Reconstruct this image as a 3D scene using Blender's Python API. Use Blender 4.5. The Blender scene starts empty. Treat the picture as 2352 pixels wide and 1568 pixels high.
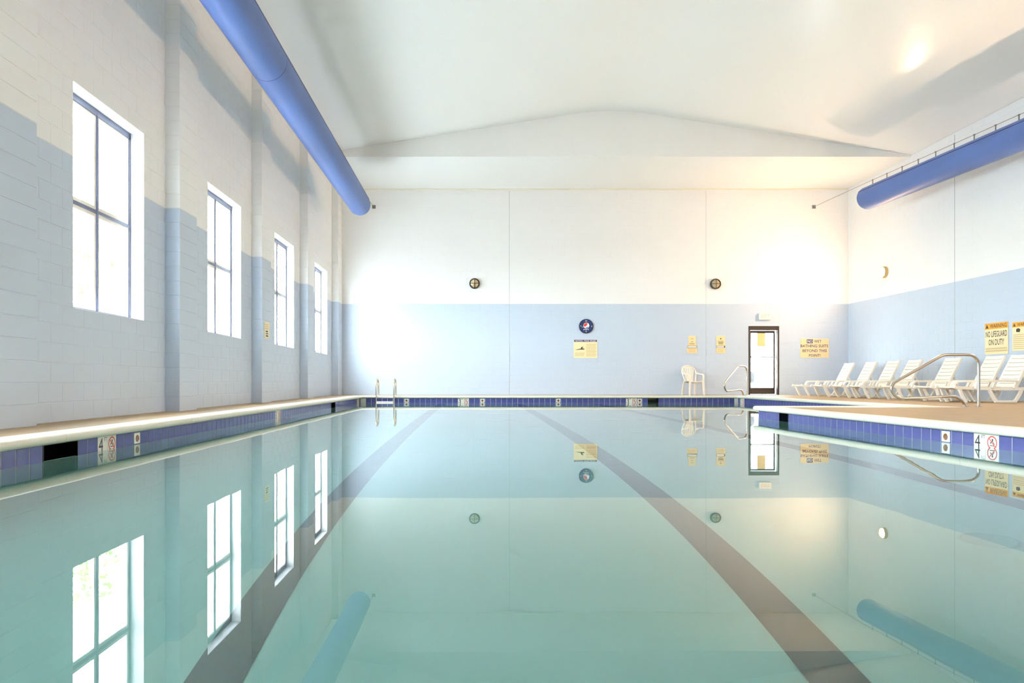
import bpy, math, random
from mathutils import Vector, Matrix
random.seed(7)
R = math.radians
S = bpy.context.scene
COL = S.collection

# ------------------------------------------------------------------ camera
# world: X right, Y into the room, Z up, pool deck at z = 0
cam_d = bpy.data.cameras.new('camera'); cam = bpy.data.objects.new('camera', cam_d); COL.objects.link(cam)
cam.location = (0, 0, 0.418); cam.rotation_euler = (R(90), 0, 0)
cam_d.sensor_width = 36; cam_d.lens = 36 * 1620 / 2352
cam_d.shift_x = (1176 - 1088) / 2352; cam_d.shift_y = (876 - 784) / 2352
cam_d.clip_start = 0.05
S.camera = cam
# ------------------------------------------------------------------ light
WORLD_STRENGTH = 33.0
LAMP_STRENGTH = 880.0
w = bpy.data.worlds.new('sky'); S.world = w; w.use_nodes = True
bg = w.node_tree.nodes['Background']; bg.inputs[0].default_value = (0.82, 0.945, 1.0, 1); bg.inputs[1].default_value = WORLD_STRENGTH
S.view_settings.view_transform = 'Standard'; S.view_settings.look = 'None'
S.view_settings.exposure = 0.85; S.view_settings.gamma = 1.0; S.view_settings.use_curve_mapping = False
S.cycles.max_bounces = 9; S.cycles.diffuse_bounces = 7; S.cycles.glossy_bounces = 4; S.cycles.transmission_bounces = 6; S.cycles.use_light_tree = False
S.cycles.sample_clamp_indirect = 12.0

# ------------------------------------------------------------------ dimensions
XL, XR, YF, YB = -4.32, 11.72, 22.07, -3.6        # wall planes
PIL = 0.203                                        # pilaster projection
CH = 0.2032; BW = 0.4064                           # block course, block width
ZP = 14 * CH                                       # top of the blue paint
ZE = 6.46                                          # eaves
ZR = 7.75; XC = 3.7                                # ridge
YG = 18.9                                          # gable face
ZW = -0.186                                        # water level
PXL, PXR, PXA = -3.26, 4.706, 7.63                 # pool left, right, alcove right
PY0, PYC, PYF = 0.6, 11.65, 20.35                  # pool near end, alcove start, far end
TP = 0.1564; TT = -0.061                           # tile pitch, tile top
WIN_C = [8.42 - 7.7, 8.42 - 3.85, 8.42, 12.27, 16.12, 19.97]
WIN_HW, WIN_Z0, WIN_Z1 = 0.815, 6 * CH, 18 * CH
PIL_Y = [2.2, 6.04, 9.88, 13.72, 17.52, 21.45]

def portal(loc, rot, sx, sy):
    l = bpy.data.lights.new('window_portal', 'AREA'); l.shape = 'RECTANGLE'; l.size = sx; l.size_y = sy
    l.cycles.is_portal = True
    o = bpy.data.objects.new('window_portal', l); COL.objects.link(o); o.location = loc; o.rotation_euler = rot
for c in WIN_C:
    portal((XL - 0.30, c, (WIN_Z0 + WIN_Z1) / 2), (0, R(-90), 0), WIN_Z1 - WIN_Z0, WIN_HW * 2)
portal((9.08, YF + 0.30, 1.08), (R(-90), 0, 0), 0.95, 2.15)

# ------------------------------------------------------------------ materials
def srgb(r, g, b):
    f = lambda c: (c / 12.92 if c <= 0.04045 else ((c + 0.055) / 1.055) ** 2.4)
    return (f(r / 255), f(g / 255), f(b / 255), 1)
def mat(name, col, rough=0.5, metal=0.0, spec=0.5, noise=0.0, nscale=8.0, bump=0.0, bscale=60.0, coat=0.0, emit=None, estr=0.0):
    m = bpy.data.materials.new(name); m.use_nodes = True
    nt = m.node_tree; p = nt.nodes['Principled BSDF']
    p.inputs['Base Color'].default_value = col; p.inputs['Roughness'].default_value = rough
    p.inputs['Metallic'].default_value = metal; p.inputs['Specular IOR Level'].default_value = spec
    p.inputs['Coat Weight'].default_value = coat; p.inputs['Coat Roughness'].default_value = 0.12
    if emit:
        p.inputs['Emission Color'].default_value = emit; p.inputs['Emission Strength'].default_value = estr
    if noise or bump:
        tc = nt.nodes.new('ShaderNodeTexCoord')
    if noise:
        n = nt.nodes.new('ShaderNodeTexNoise'); n.inputs['Scale'].default_value = nscale; n.inputs['Detail'].default_value = 5
        nt.links.new(tc.outputs['Object'], n.inputs['Vector'])
        mx = nt.nodes.new('ShaderNodeMix'); mx.data_type = 'RGBA'
        mx.inputs[6].default_value = tuple(c * (1 - noise) for c in col[:3]) + (1,)
        mx.inputs[7].default_value = tuple(min(1, c * (1 + noise)) for c in col[:3]) + (1,)
        nt.links.new(n.outputs['Fac'], mx.inputs[0]); nt.links.new(mx.outputs[2], p.inputs['Base Color'])
    if bump:
        n2 = nt.nodes.new('ShaderNodeTexNoise'); n2.inputs['Scale'].default_value = bscale
        nt.links.new(tc.outputs['Object'], n2.inputs['Vector'])
        b = nt.nodes.new('ShaderNodeBump'); b.inputs['Strength'].default_value = bump; b.inputs['Distance'].default_value = 0.01
        nt.links.new(n2.outputs['Fac'], b.inputs['Height']); nt.links.new(b.outputs['Normal'], p.inputs['Normal'])
    return m
M = {}
M['white'] = mat('white_block_paint', srgb(243, 242, 242), 0.42, spec=0.16)
M['blue'] = mat('pale_blue_block_paint', srgb(199, 210, 226), 0.42, spec=0.16)
M['ceiling'] = mat('white_ceiling_sheet', srgb(243, 242, 240), 0.2, spec=0.15)
M['trim'] = mat('cream_trim', srgb(240, 235, 218), 0.5)
M['joint'] = mat('grey_joint_sealant', srgb(176, 180, 182), 0.8)
M['deck'] = mat('tan_deck_concrete', srgb(168, 141, 106), 0.6, noise=0.14, nscale=3.0, bump=0.15, bscale=90)
M['coping'] = mat('cream_coping_concrete', srgb(232, 226, 210), 0.35, noise=0.05, nscale=4)
M['plaster'] = mat('white_pool_plaster', srgb(168, 173, 166), 0.6, noise=0.03, nscale=2)
M['line'] = mat('grey_lane_tile', srgb(82, 75, 74), 0.4)
M['grout'] = mat('pale_grout', srgb(232, 228, 218), 0.8)
M['drain'] = mat('pale_grey_drain_cover', srgb(158, 162, 156), 0.6)
M['tile'] = mat('cobalt_glazed_tile', srgb(80, 83, 144), 0.2, spec=0.35, noise=0.25, nscale=14)
M['tilewhite'] = mat('white_glazed_tile', srgb(236, 232, 222), 0.2)
M['dark'] = mat('dark_throat_plastic', srgb(16, 18, 30), 0.35)
M['brass'] = mat('brown_fitting', srgb(130, 84, 44), 0.45)
M['steel'] = mat('brushed_stainless', srgb(206, 200, 190), 0.22, metal=1.0)
M['plastic'] = mat('white_resin_plastic', srgb(241, 236, 225), 0.4)
M['duct'] = mat('blue_fabric_duct', srgb(88, 111, 168), 0.5, spec=0.35, noise=0.10, nscale=1.6)
M['ductseam'] = mat('dark_blue_seam', srgb(34, 44, 92), 0.8)
M['cable'] = mat('galvanised_cable', srgb(140, 138, 132), 0.4, metal=0.8)
M['winframe'] = mat('slate_window_frame', srgb(92, 96, 122), 0.4)
M['bronze'] = mat('dark_bronze_door', srgb(58, 44, 34), 0.4)
M['lampring'] = mat('dark_bronze_lamp_guard', srgb(52, 44, 34), 0.45)
M['lampring_lit'] = mat('lamp_guard_lit_copy', srgb(206, 172, 108), 0.4)  # lit copy of the dark guard, golden lamplight put into its colour
M['lampglass'] = mat('ribbed_amber_glass', srgb(196, 176, 138), 0.12, spec=0.7, noise=0.25, nscale=30)
M['lit'] = mat('lit_lamp_glass', srgb(255, 240, 210), 0.3, emit=(1.0, 0.66, 0.36, 1), estr=LAMP_STRENGTH)
M['exit'] = mat('exit_sign_box', srgb(244, 238, 224), 0.4)
M['exitred'] = mat('glare_washed_red_letter', srgb(238, 190, 176), 0.5)  # red paled in the colour, as if washed out by the lit box
M['signtan'] = mat('beige_sign_board', srgb(240, 214, 164), 0.45)
M['signcream'] = mat('cream_sign_board', srgb(244, 224, 178), 0.45)
M['signorange'] = mat('orange_sign_band', srgb(240, 166, 40), 0.45)
M['ink'] = mat('brown_black_ink', srgb(66, 50, 32), 0.5)
M['inksoft'] = mat('faded_brown_ink', srgb(214, 186, 136), 0.5)
M['purple'] = mat('purple_ink', srgb(72, 50, 104), 0.5)
M['navy'] = mat('navy_clock_face', srgb(36, 52, 104), 0.4)
M['clockrim'] = mat('dark_navy_rim', srgb(28, 38, 70), 0.35)
M['red'] = mat('red_print', srgb(222, 62, 44), 0.45)
M['globeblue'] = mat('blue_print', srgb(70, 104, 176), 0.45)
M['printwhite'] = mat('white_print', srgb(246, 246, 246), 0.45)
M['black'] = mat('black_print', srgb(26, 26, 30), 0.4)
M['redring'] = mat('red_ring_print', srgb(206, 74, 64), 0.4)
M['paper'] = mat('buff_paper', srgb(238, 210, 150), 0.7)
M['patio'] = mat('pale_patio_concrete', srgb(214, 212, 206), 0.8, noise=0.06)
M['greychair'] = mat('grey_brown_chair', srgb(40, 35, 34), 0.6)
M['yard'] = mat('pale_bounce_ground', srgb(214, 213, 216), 0.9, noise=0.05, nscale=2)  # ground tone kept pale and neutral for the light it throws indoors
M['bark'] = mat('brown_bark', srgb(92, 76, 58), 0.9, noise=0.3, nscale=6)
M['leaf'] = mat('green_leaf', srgb(104, 138, 60), 0.6, noise=0.3, nscale=3)

def glass_pane_mat():
    m = bpy.data.materials.new('window_glass'); m.use_nodes = True; nt = m.node_tree; nt.nodes.clear()
    out = nt.nodes.new('ShaderNodeOutputMaterial'); mx = nt.nodes.new('ShaderNodeMixShader')
    t = nt.nodes.new('ShaderNodeBsdfTransparent'); t.inputs[0].default_value = (0.97, 0.98, 0.98, 1)
    g = nt.nodes.new('ShaderNodeBsdfGlossy'); g.inputs['Roughness'].default_value = 0.02
    lw_ = nt.nodes.new('ShaderNodeLayerWeight'); pw_ = nt.nodes.new('ShaderNodeMath'); pw_.operation = 'POWER'; pw_.inputs[1].default_value = 5.0
    ma_ = nt.nodes.new('ShaderNodeMath'); ma_.operation = 'MULTIPLY_ADD'; ma_.inputs[1].default_value = 0.9; ma_.inputs[2].default_value = 0.04
    nt.links.new(lw_.outputs['Facing'], pw_.inputs[0]); nt.links.new(pw_.outputs[0], ma_.inputs[0])
    nt.links.new(ma_.outputs[0], mx.inputs[0]); nt.links.new(t.outputs[0], mx.inputs[1]); nt.links.new(g.outputs[0], mx.inputs[2])
    nt.links.new(mx.outputs[0], out.inputs[0]); return m
M['glass'] = glass_pane_mat()
def water_mat():
    m = bpy.data.materials.new('pool_water'); m.use_nodes = True; nt = m.node_tree; nt.nodes.clear()
    out = nt.nodes.new('ShaderNodeOutputMaterial')
    g = nt.nodes.new('ShaderNodeBsdfGlass'); g.inputs['IOR'].default_value = 1.40; g.inputs['Roughness'].default_value = 0.0
    tc = nt.nodes.new('ShaderNodeTexCoord'); mp = nt.nodes.new('ShaderNodeMapping'); mp.inputs['Scale'].default_value = (1.0, 1.0, 1.0)
    n = nt.nodes.new('ShaderNodeTexNoise'); n.inputs['Scale'].default_value = 1.3; n.inputs['Detail'].default_value = 2
    b = nt.nodes.new('ShaderNodeBump'); b.inputs['Strength'].default_value = 0.05; b.inputs['Distance'].default_value = 0.01
    nt.links.new(tc.outputs['Object'], mp.inputs[0]); nt.links.new(mp.outputs[0], n.inputs['Vector'])
    nt.links.new(n.outputs['Fac'], b.inputs['Height']); nt.links.new(b.outputs[0], g.inputs['Normal'])
    v = nt.nodes.new('ShaderNodeVolumeAbsorption'); v.inputs['Color'].default_value = (0.0, 0.90, 0.86, 1); v.inputs['Density'].default_value = 0.20
    nt.links.new(g.outputs[0], out.inputs['Surface']); nt.links.new(v.outputs[0], out.inputs['Volume'])
    return m
M['water'] = water_mat()

# ------------------------------------------------------------------ mesh helpers
class MB:
    def __init__(s): s.v = []; s.f = []; s.m = []
    def add(s, vs, fs, mi=0):
        o = len(s.v); s.v += [tuple(v) for v in vs]
        for f in fs: s.f.append(tuple(i + o for i in f)); s.m.append(mi)
        return s
    def box(s, x0, x1, y0, y1, z0, z1, mi=0, c=0.0):
        if x1 < x0: x0, x1 = x1, x0
        if y1 < y0: y0, y1 = y1, y0
        if z1 < z0: z0, z1 = z1, z0
        if c <= 0:
            vs = [(x, y, z) for z in (z0, z1) for y in (y0, y1) for x in (x0, x1)]
            return s.add(vs, [(0, 2, 3, 1), (4, 5, 7, 6), (0, 1, 5, 4), (2, 6, 7, 3), (0, 4, 6, 2), (1, 3, 7, 5)], mi)
        vs = []; P = {}
        for i, x in enumerate((x0, x1)):
            for j, y in enumerate((y0, y1)):
                for k, z in enumerate((z0, z1)):
                    sx = c if i == 0 else -c; sy = c if j == 0 else -c; sz = c if k == 0 else -c
                    P[i, j, k, 'x'] = len(vs); vs.append((x, y + sy, z + sz))
                    P[i, j, k, 'y'] = len(vs); vs.append((x + sx, y, z + sz))
                    P[i, j, k, 'z'] = len(vs); vs.append((x + sx, y + sy, z))
        fs = []
        for i in (0, 1):
            f = [P[i, 0, 0, 'x'], P[i, 1, 0, 'x'], P[i, 1, 1, 'x'], P[i, 0, 1, 'x']]; fs.append(f if i else f[::-1])
            f = [P[0, i, 0, 'y'], P[1, i, 0, 'y'], P[1, i, 1, 'y'], P[0, i, 1, 'y']]; fs.append(f[::-1] if i else f)
            f = [P[0, 0, i, 'z'], P[1, 0, i, 'z'], P[1, 1, i, 'z'], P[0, 1, i, 'z']]; fs.append(f if i else f[::-1])
        for i in (0, 1):
            for j in (0, 1):
                f = [P[i, j, 0, 'x'], P[i, j, 0, 'y'], P[i, j, 1, 'y'], P[i, j, 1, 'x']]; fs.append(f if i == j else f[::-1])
                f = [P[i, 0, j, 'x'], P[i, 1, j, 'x'], P[i, 1, j, 'z'], P[i, 0, j, 'z']]; fs.append(f if i == j else f[::-1])
                f = [P[0, i, j, 'y'], P[0, i, j, 'z'], P[1, i, j, 'z'], P[1, i, j, 'y']]; fs.append(f if i == j else f[::-1])
        for i in (0, 1):
            for j in (0, 1):
                for k in (0, 1):
                    f = [P[i, j, k, 'x'], P[i, j, k, 'y'], P[i, j, k, 'z']]; fs.append(f if (i + j + k) % 2 else f[::-1])
        return s.add(vs, fs, mi)
    def tube(s, pts, r, n=10, mi=0, closed=False, caps=True, rz=None, up=None):
        pts = [Vector(p) for p in pts]; k = len(pts); rings = []
        rr = r if isinstance(r, (list, tuple)) else [r] * k
        prev = None
        for i, p in enumerate(pts):
            if closed: t = pts[(i + 1) % k] - pts[i - 1]
            else: t = pts[min(i + 1, k - 1)] - pts[max(i - 1, 0)]
            t.normalize()
            if prev is None:
                a = Vector(up) if up else (Vector((0, 0, 1)) if abs(t.z) < 0.9 else Vector((0, 1, 0)))
            else: a = prev
            a = (a - t * a.dot(t)).normalized(); prev = a; b = t.cross(a)
            h2 = rz if rz else rr[i]
            rings.append([p + a * (h2 if rz else rr[i]) * math.sin(q) + b * rr[i] * math.cos(q) for q in [2 * math.pi * (j + 0.5) / n for j in range(n)]])
        vs = [v for ring in rings for v in ring]; fs = []
        for i in range(k if closed else k - 1):
            i2 = (i + 1) % k
            for j in range(n):
                j2 = (j + 1) % n; fs.append((i * n + j, i * n + j2, i2 * n + j2, i2 * n + j))
        if caps and not closed:
            fs.append(tuple(range(n))[::-1]); fs.append(tuple((k - 1) * n + j for j in range(n)))
        return s.add(vs, fs, mi)
    def disc(s, c, r, n=24, y=None, mi=0, a0=0, a1=2 * math.pi):
        # flat disc facing -Y in the XZ plane
        vs = [(c[0] + r * math.cos(a0 + (a1 - a0) * i / n), c[1], c[2] + r * math.sin(a0 + (a1 - a0) * i / n)) for i in range(n)]
        return s.add(vs, [tuple(range(n))], mi)
    def ring(s, c, r0, r1, n=32, mi=0):
        vs = []
        for i in range(n):
            a = 2 * math.pi * i / n
            vs += [(c[0] + r0 * math.cos(a), c[1], c[2] + r0 * math.sin(a)), (c[0] + r1 * math.cos(a), c[1], c[2] + r1 * math.sin(a))]
        return s.add(vs, [(2 * i, 2 * i + 1, (2 * i + 3) % (2 * n), (2 * i + 2) % (2 * n)) for i in range(n)], mi)
    def lathe(s, prof, n=32, mi=0, axis='y'):
        # prof: (radius, y); revolved about the Y axis
        vs = [(r * math.cos(2 * math.pi * i / n), y, r * math.sin(2 * math.pi * i / n)) for (r, y) in prof for i in range(n)]
        fs = []
        for k in range(len(prof) - 1):
            for i in range(n):
                j = (i + 1) % n; fs.append((k * n + i, k * n + j, (k + 1) * n + j, (k + 1) * n + i))
        return s.add(vs, fs, mi)
    def poly(s, pts, y, mi=0): return s.add([(x, y, z) for x, z in pts], [tuple(range(len(pts)))], mi)
    def rect(s, x0, x1, z0, z1, y, mi=0): return s.poly([(x0, z0), (x1, z0), (x1, z1), (x0, z1)], y, mi)
    def mesh(s, name, mats, smooth=False):
        me = bpy.data.meshes.new(name); me.from_pydata(s.v, [], s.f)
        for m in (mats if isinstance(mats, (list, tuple)) else [mats]): me.materials.append(M[m])
        for p, mi in zip(me.polygons, s.m): p.material_index = mi; p.use_smooth = smooth
        if smooth:
            try: me.set_sharp_from_angle(angle=R(40))
            except Exception: pass
        me.update(); return me
    def build(s, name, mats, parent=None, smooth=False): return put(name, s.mesh(name, mats, smooth), parent)
def put(name, me, parent=None, loc=None, rz=None):
    o = bpy.data.objects.new(name, me); COL.objects.link(o)
    if parent: o.parent = parent
    if loc: o.location = loc
    if rz: o.rotation_euler[2] = rz
    return o
def tag(o, label=None, cat=None, group=None, kind=None):
    if label: o['label'] = label
    if cat: o['category'] = cat
    if group: o['group'] = group
    if kind: o['kind'] = kind
    return o
def empty(name, loc=(0, 0, 0), rz=0.0):
    o = bpy.data.objects.new(name, None); COL.objects.link(o); o.location = loc; o.rotation_euler[2] = rz; o.empty_display_size = 0.1; return o
def copy_tree(o, parent=None):
    c = o.copy(); COL.objects.link(c); c.parent = parent
    for ch in list(o.children): copy_tree(ch, c)
    return c
def spline(pts, per=6):
    P = [Vector(p) for p in pts]; out = []
    for i in range(len(P) - 1):
        a, b, c, d = P[max(i - 1, 0)], P[i], P[i + 1], P[min(i + 2, len(P) - 1)]
        for k in range(per):
            t = k / per
            out.append(0.5 * ((2 * b) + (c - a) * t + (2 * a - 5 * b + 4 * c - d) * t * t + (3 * b - a - 3 * c + d) * t ** 3))
    out.append(P[-1]); return out
_txt = {}
def text_polys(body, size, bold=0.0, align='CENTER'):
    cu = bpy.data.curves.new('lettering', 'FONT'); cu.body = body; cu.size = size; cu.align_x = align; cu.align_y = 'CENTER'
    cu.offset = bold * size; cu.resolution_u = 2
    o = bpy.data.objects.new('lettering', cu); COL.objects.link(o)
    bpy.context.view_layer.update()
    me = bpy.data.meshes.new_from_object(o.evaluated_get(bpy.context.evaluated_depsgraph_get()))
    vs = [tuple(v.co) for v in me.vertices]; fs = [tuple(p.vertices) for p in me.polygons]
    bpy.data.objects.remove(o); bpy.data.curves.remove(cu); bpy.data.meshes.remove(me)
    return vs, fs
def add_text(mb, body, x, z, size, y, bold=0.0, width=None, mi=0, align='CENTER', fit_h=None):
    vs, fs = text_polys(body, size, bold, align)
    if not vs: return
    xs = [v[0] for v in vs]; zs = [v[1] for v in vs]
    sx = width / (max(xs) - min(xs)) if width else 1.0
    cx = (max(xs) + min(xs)) / 2; cz = (max(zs) + min(zs)) / 2
    sz = fit_h / (max(zs) - min(zs)) if fit_h else 1.0
    mb.add([(x + (v[0] - cx) * sx, y, z + (v[1] - cz) * sz) for v in vs], fs, mi)

# wall panel with rectangular holes.  local frame: u along +x, z up, front faces -y; body between y=0 and y=thick
def wall_panel(us, zs, holes, thick, matf, reveal_mi=0, back=True, ztop=None):
    us = sorted(set([round(u, 5) for u in us] + [round(h[0], 5) for h in holes] + [round(h[1], 5) for h in holes]))
    zs = sorted(set([round(z, 5) for z in zs] + [round(h[2], 5) for h in holes] + [round(h[3], 5) for h in holes]))
    mb = MB()
    inh = lambda u, z: any(h[0] < u < h[1] and h[2] < z < h[3] for h in holes)
    nu, nz = len(us) - 1, len(zs) - 1
    solid = lambda i, k: 0 <= i < nu and 0 <= k < nz and not inh((us[i] + us[i + 1]) / 2, (zs[k] + zs[k + 1]) / 2)
    for i in range(nu):
        for k in range(nz):
            if not solid(i, k): continue
            a, b, c, d = us[i], us[i + 1], zs[k], zs[k + 1]; mi = matf((a + b) / 2, (c + d) / 2)
            mb.add([(a, 0, c), (b, 0, c), (b, 0, d), (a, 0, d)], [(0, 1, 2, 3)], mi)
            if back: mb.add([(a, thick, c), (b, thick, c), (b, thick, d), (a, thick, d)], [(3, 2, 1, 0)], mi)
            for (di, dk, q) in ((-1, 0, [(a, 0, c), (a, 0, d), (a, thick, d), (a, thick, c)]), (1, 0, [(b, 0, c), (b, thick, c), (b, thick, d), (b, 0, d)]),
                                (0, -1, [(a, 0, c), (a, thick, c), (b, thick, c), (b, 0, c)]), (0, 1, [(a, 0, d), (b, 0, d), (b, thick, d), (a, thick, d)])):
                if not solid(i + di, k + dk): mb.add(q, [(0, 1, 2, 3)], reveal_mi)
    return mb

# ------------------------------------------------------------------ painted block walls
BP = 0.0025
def block_mesh(w_, h_, m, nm='block'):
    c = 0.005; g = 0.0012
    x0, x1, z0, z1 = -w_ / 2 + g, w_ / 2 - g, -h_ / 2 + g, h_ / 2 - g
    mb = MB()
    vs = [(x0, 0, z0), (x1, 0, z0), (x1, 0, z1), (x0, 0, z1), (x0 + c, -BP, z0 + c), (x1 - c, -BP, z0 + c), (x1 - c, -BP, z1 - c), (x0 + c, -BP, z1 - c)]
    mb.add(vs, [(4, 5, 6, 7), (0, 1, 5, 4), (1, 2, 6, 5), (2, 3, 7, 6), (3, 0, 4, 7)])
    return mb, mb.mesh(nm, m)
BLOCKS = {}
def block_data(w_, h_, m):
    k = (round(w_, 3), round(h_, 3), m)
    if k not in BLOCKS: BLOCKS[k] = block_mesh(w_, h_, m)
    return BLOCKS[k]
def lay_blocks(parent, u0, u1, ztop, holes, to_world, rz, key, limit, phase=0.0, keep=lambda u, z: True):
    cells = []; k = 0; z = 0.0
    while z < ztop - 0.02:
        z1 = min(z + CH, ztop); off = phase + (BW / 2 if k % 2 else 0.0)
        n0 = math.floor((u0 - off) / BW) - 1; u = off + n0 * BW
        while u < u1:
            segs = [(max(u, u0), min(u + BW, u1))]
            for h in holes:
                if h[2] < (z + z1) / 2 < h[3]:
                    ns = []
                    for (a, b) in segs:
                        if b <= h[0] or a >= h[1]: ns.append((a, b)); continue
                        if a < h[0]: ns.append((a, h[0]))
                        if b > h[1]: ns.append((h[1], b))
                    segs = ns
            for (a, b) in segs:
                if b - a > 0.03 and keep((a + b) / 2, (z + z1) / 2): cells.append(((a + b) / 2, (z + z1) / 2, b - a, z1 - z))
            u += BW
        z = z1; k += 1
    cells.sort(key=lambda c: key(c[0], c[1]))
    rest = MB(); Rm = Matrix.Rotation(rz, 4, 'Z')
    for i, (u, zc, bw, bh) in enumerate(cells):
        mname = 'blue' if zc < ZP else 'white'
        mb, me = block_data(bw, bh, mname); loc = Vector(to_world(u, zc))
        if i < limit: put('block', me, parent, loc, rz)
        else: rest.add([(Rm @ Vector(v)) + loc for v in mb.v], mb.f, 1 if mname == 'blue' else 0)
    if rest.v: tag(rest.build('block_field', ['white', 'blue'], parent), kind='stuff')
paint = lambda u, z: 1 if z < ZP else 0
def turn(mb, rz, loc):
    Rm = Matrix.Rotation(rz, 4, 'Z'); L = Vector(loc); mb.v = [tuple((Rm @ Vector(v)) + L) for v in mb.v]; return mb

# far wall
DX0, DX1, DZ1 = 8.60, 9.555, 2.155
far_holes = [(DX0, DX1, -0.2, DZ1)]
wf = wall_panel([XL - 0.3, XR + 0.3], [-0.2, ZP, ZE + 0.02], far_holes, 0.25, paint, 0)
wall_far = tag(turn(wf, 0, (0, YF, 0)).build('wall_far', ['white', 'blue']), 'far block wall painted pale blue below and white above', kind='structure')
lay_blocks(wall_far, XL, XR, ZE, far_holes, lambda u, z: (u, YF, z), 0.0, lambda u, z: (z > ZP + 0.3, abs(u - 6.5)), 300, phase=0.0)
# right wall
wr = wall_panel([-YF - 0.25, -YB + 0.25], [-0.2, ZP, ZE + 0.02], [], 0.25, paint, 0)
wall_right = tag(turn(wr, R(-90), (XR, 0, 0)).build('wall_right', ['white', 'blue']), 'right block wall behind the row of loungers, blue below white', kind='structure')
lay_blocks(wall_right, 9.0, YF, ZE, [], lambda u, z: (XR, u, z), R(-90), lambda u, z: (u < 13.5, z > 3.2, u), 300, phase=17.18)
# left wall with windows
win_holes = [(c - WIN_HW, c + WIN_HW, WIN_Z0, WIN_Z1) for c in WIN_C]
wl = wall_panel([YB - 0.25, YF + 0.25], [-0.2, ZP, ZE + 0.02], win_holes, 0.30, paint, 0)
wall_left = tag(turn(wl, R(90), (XL, 0, 0)).build('wall_left', ['white', 'blue']), 'left block wall with tall windows and pilasters', kind='structure')
notpil = lambda u, z: True
lay_blocks(wall_left, 2.81, YF, ZE, win_holes + [(p, p + 0.61, -1, 9) for p in PIL_Y], lambda u, z: (XL, u, z), R(90), lambda u, z: (u < 6.6, z > 4.5, u), 300, phase=8.42 - WIN_HW)
for p in PIL_Y:
    pw = 0.61 if p + 0.61 < YF else YF - p
    core = MB().box(XL - 0.02, XL + PIL - 0.004, p + 0.004, p + pw - 0.004, 0, ZP, 1).box(XL - 0.02, XL + PIL - 0.004, p + 0.004, p + pw - 0.004, ZP, ZE, 0)
    po = core.build('pilaster', ['white', 'blue'], wall_left)
    if p < 5: continue
    g = 0.0025; key = ('pil', round(pw, 3))
    if key not in BLOCKS:
        BLOCKS[key] = {m: MB().box(0, PIL, 0, pw, g, CH - g, 0, 0.004).mesh('block', m) for m in ('white', 'blue')}
    z = 0.0; k = 0
    while z + CH < ZE + 0.1:
        put('block', BLOCKS[key]['blue' if z < ZP - 0.05 else 'white'], po, (XL, p, z)); z += CH
# back wall behind the camera, ceiling, soffit, gable
wb = MB().box(XL - 0.3, XR + 0.3, YB - 0.25, YB, -0.2, ZP, 1).box(XL - 0.3, XR + 0.3, YB - 0.25, YB, ZP, ZR + 0.2, 0)
tag(wb.build('wall_back', ['white', 'blue']), 'painted wall behind the viewer', kind='structure')
cl = MB()
def zc(x):
    t = abs(x - XC) / (XR + 0.3 - XC); z = ZR - (ZR - ZE + 0.02) * t; b_ = 0.12
    return z if t > b_ else ZR - (ZR - ZE + 0.02) * (b_ / 2 + t * t / (2 * b_))
xs_ = [XL - 0.3 + (XR - XL + 0.6) * i / 48 for i in range(49)]
cl.add([(x, y, zc(x)) for y in (YB - 0.2, YG) for x in xs_], [(i, i + 1, 50 + i, 49 + i) for i in range(48)])
cl.add([(XL - 0.3, YB - 0.2, ZE + 0.2), (XC, YB - 0.2, ZR + 0.2), (XC, YF + 0.3, ZR + 0.2), (XL - 0.3, YF + 0.3, ZE + 0.2)], [(3, 2, 1, 0)])
cl.add([(XC, YB - 0.2, ZR + 0.2), (XR + 0.3, YB - 0.2, ZE + 0.2), (XR + 0.3, YF + 0.3, ZE + 0.2), (XC, YF + 0.3, ZR + 0.2)], [(3, 2, 1, 0)])
ceil = tag(cl.build('ceiling', 'ceiling', None, True), 'smooth white vaulted ceiling', kind='structure')
gp = [(XR + 0.3, ZE - 0.02), (XR + 0.3, ZE + 0.02), (XC, ZR + 0.04), (XL - 0.3, ZE + 0.02), (XL - 0.3, ZE - 0.02)]
MB().add([(x, YG, z) for x, z in gp] + [(x, YG + 0.1, z) for x, z in gp], [(4, 0, 1, 2, 3), (8, 7, 6, 5, 9), (0, 4, 9, 5)]).build('gable_face', 'ceiling', ceil)
MB().box(XL - 0.3, XR + 0.3, YG + 0.1, YF + 0.3, ZE - 0.02, ZE + 0.08).build('soffit', 'ceiling', ceil)
tag(MB().box(XL, XR, YF - 0.035, YF - 0.001, ZE - 0.055, ZE - 0.021, 0, 0.006).build('trim_1', 'trim'), 'thin cream trim along the top of the far wall', kind='structure')
for k, (x) in enumerate((1.117, 7.27)):
    MB().box(x - (0.005 if k == 0 else 0.003), x + (0.005 if k == 0 else 0.003), YF - 0.0062, YF - 0.001, 0, ZE - 0.08).build('control_joint', 'joint', wall_far)
MB().box(XR - 0.0062, XR - 0.001, 17.174, 17.186, 0, ZE - 0.03).build('control_joint', 'joint', wall_right)

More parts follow.
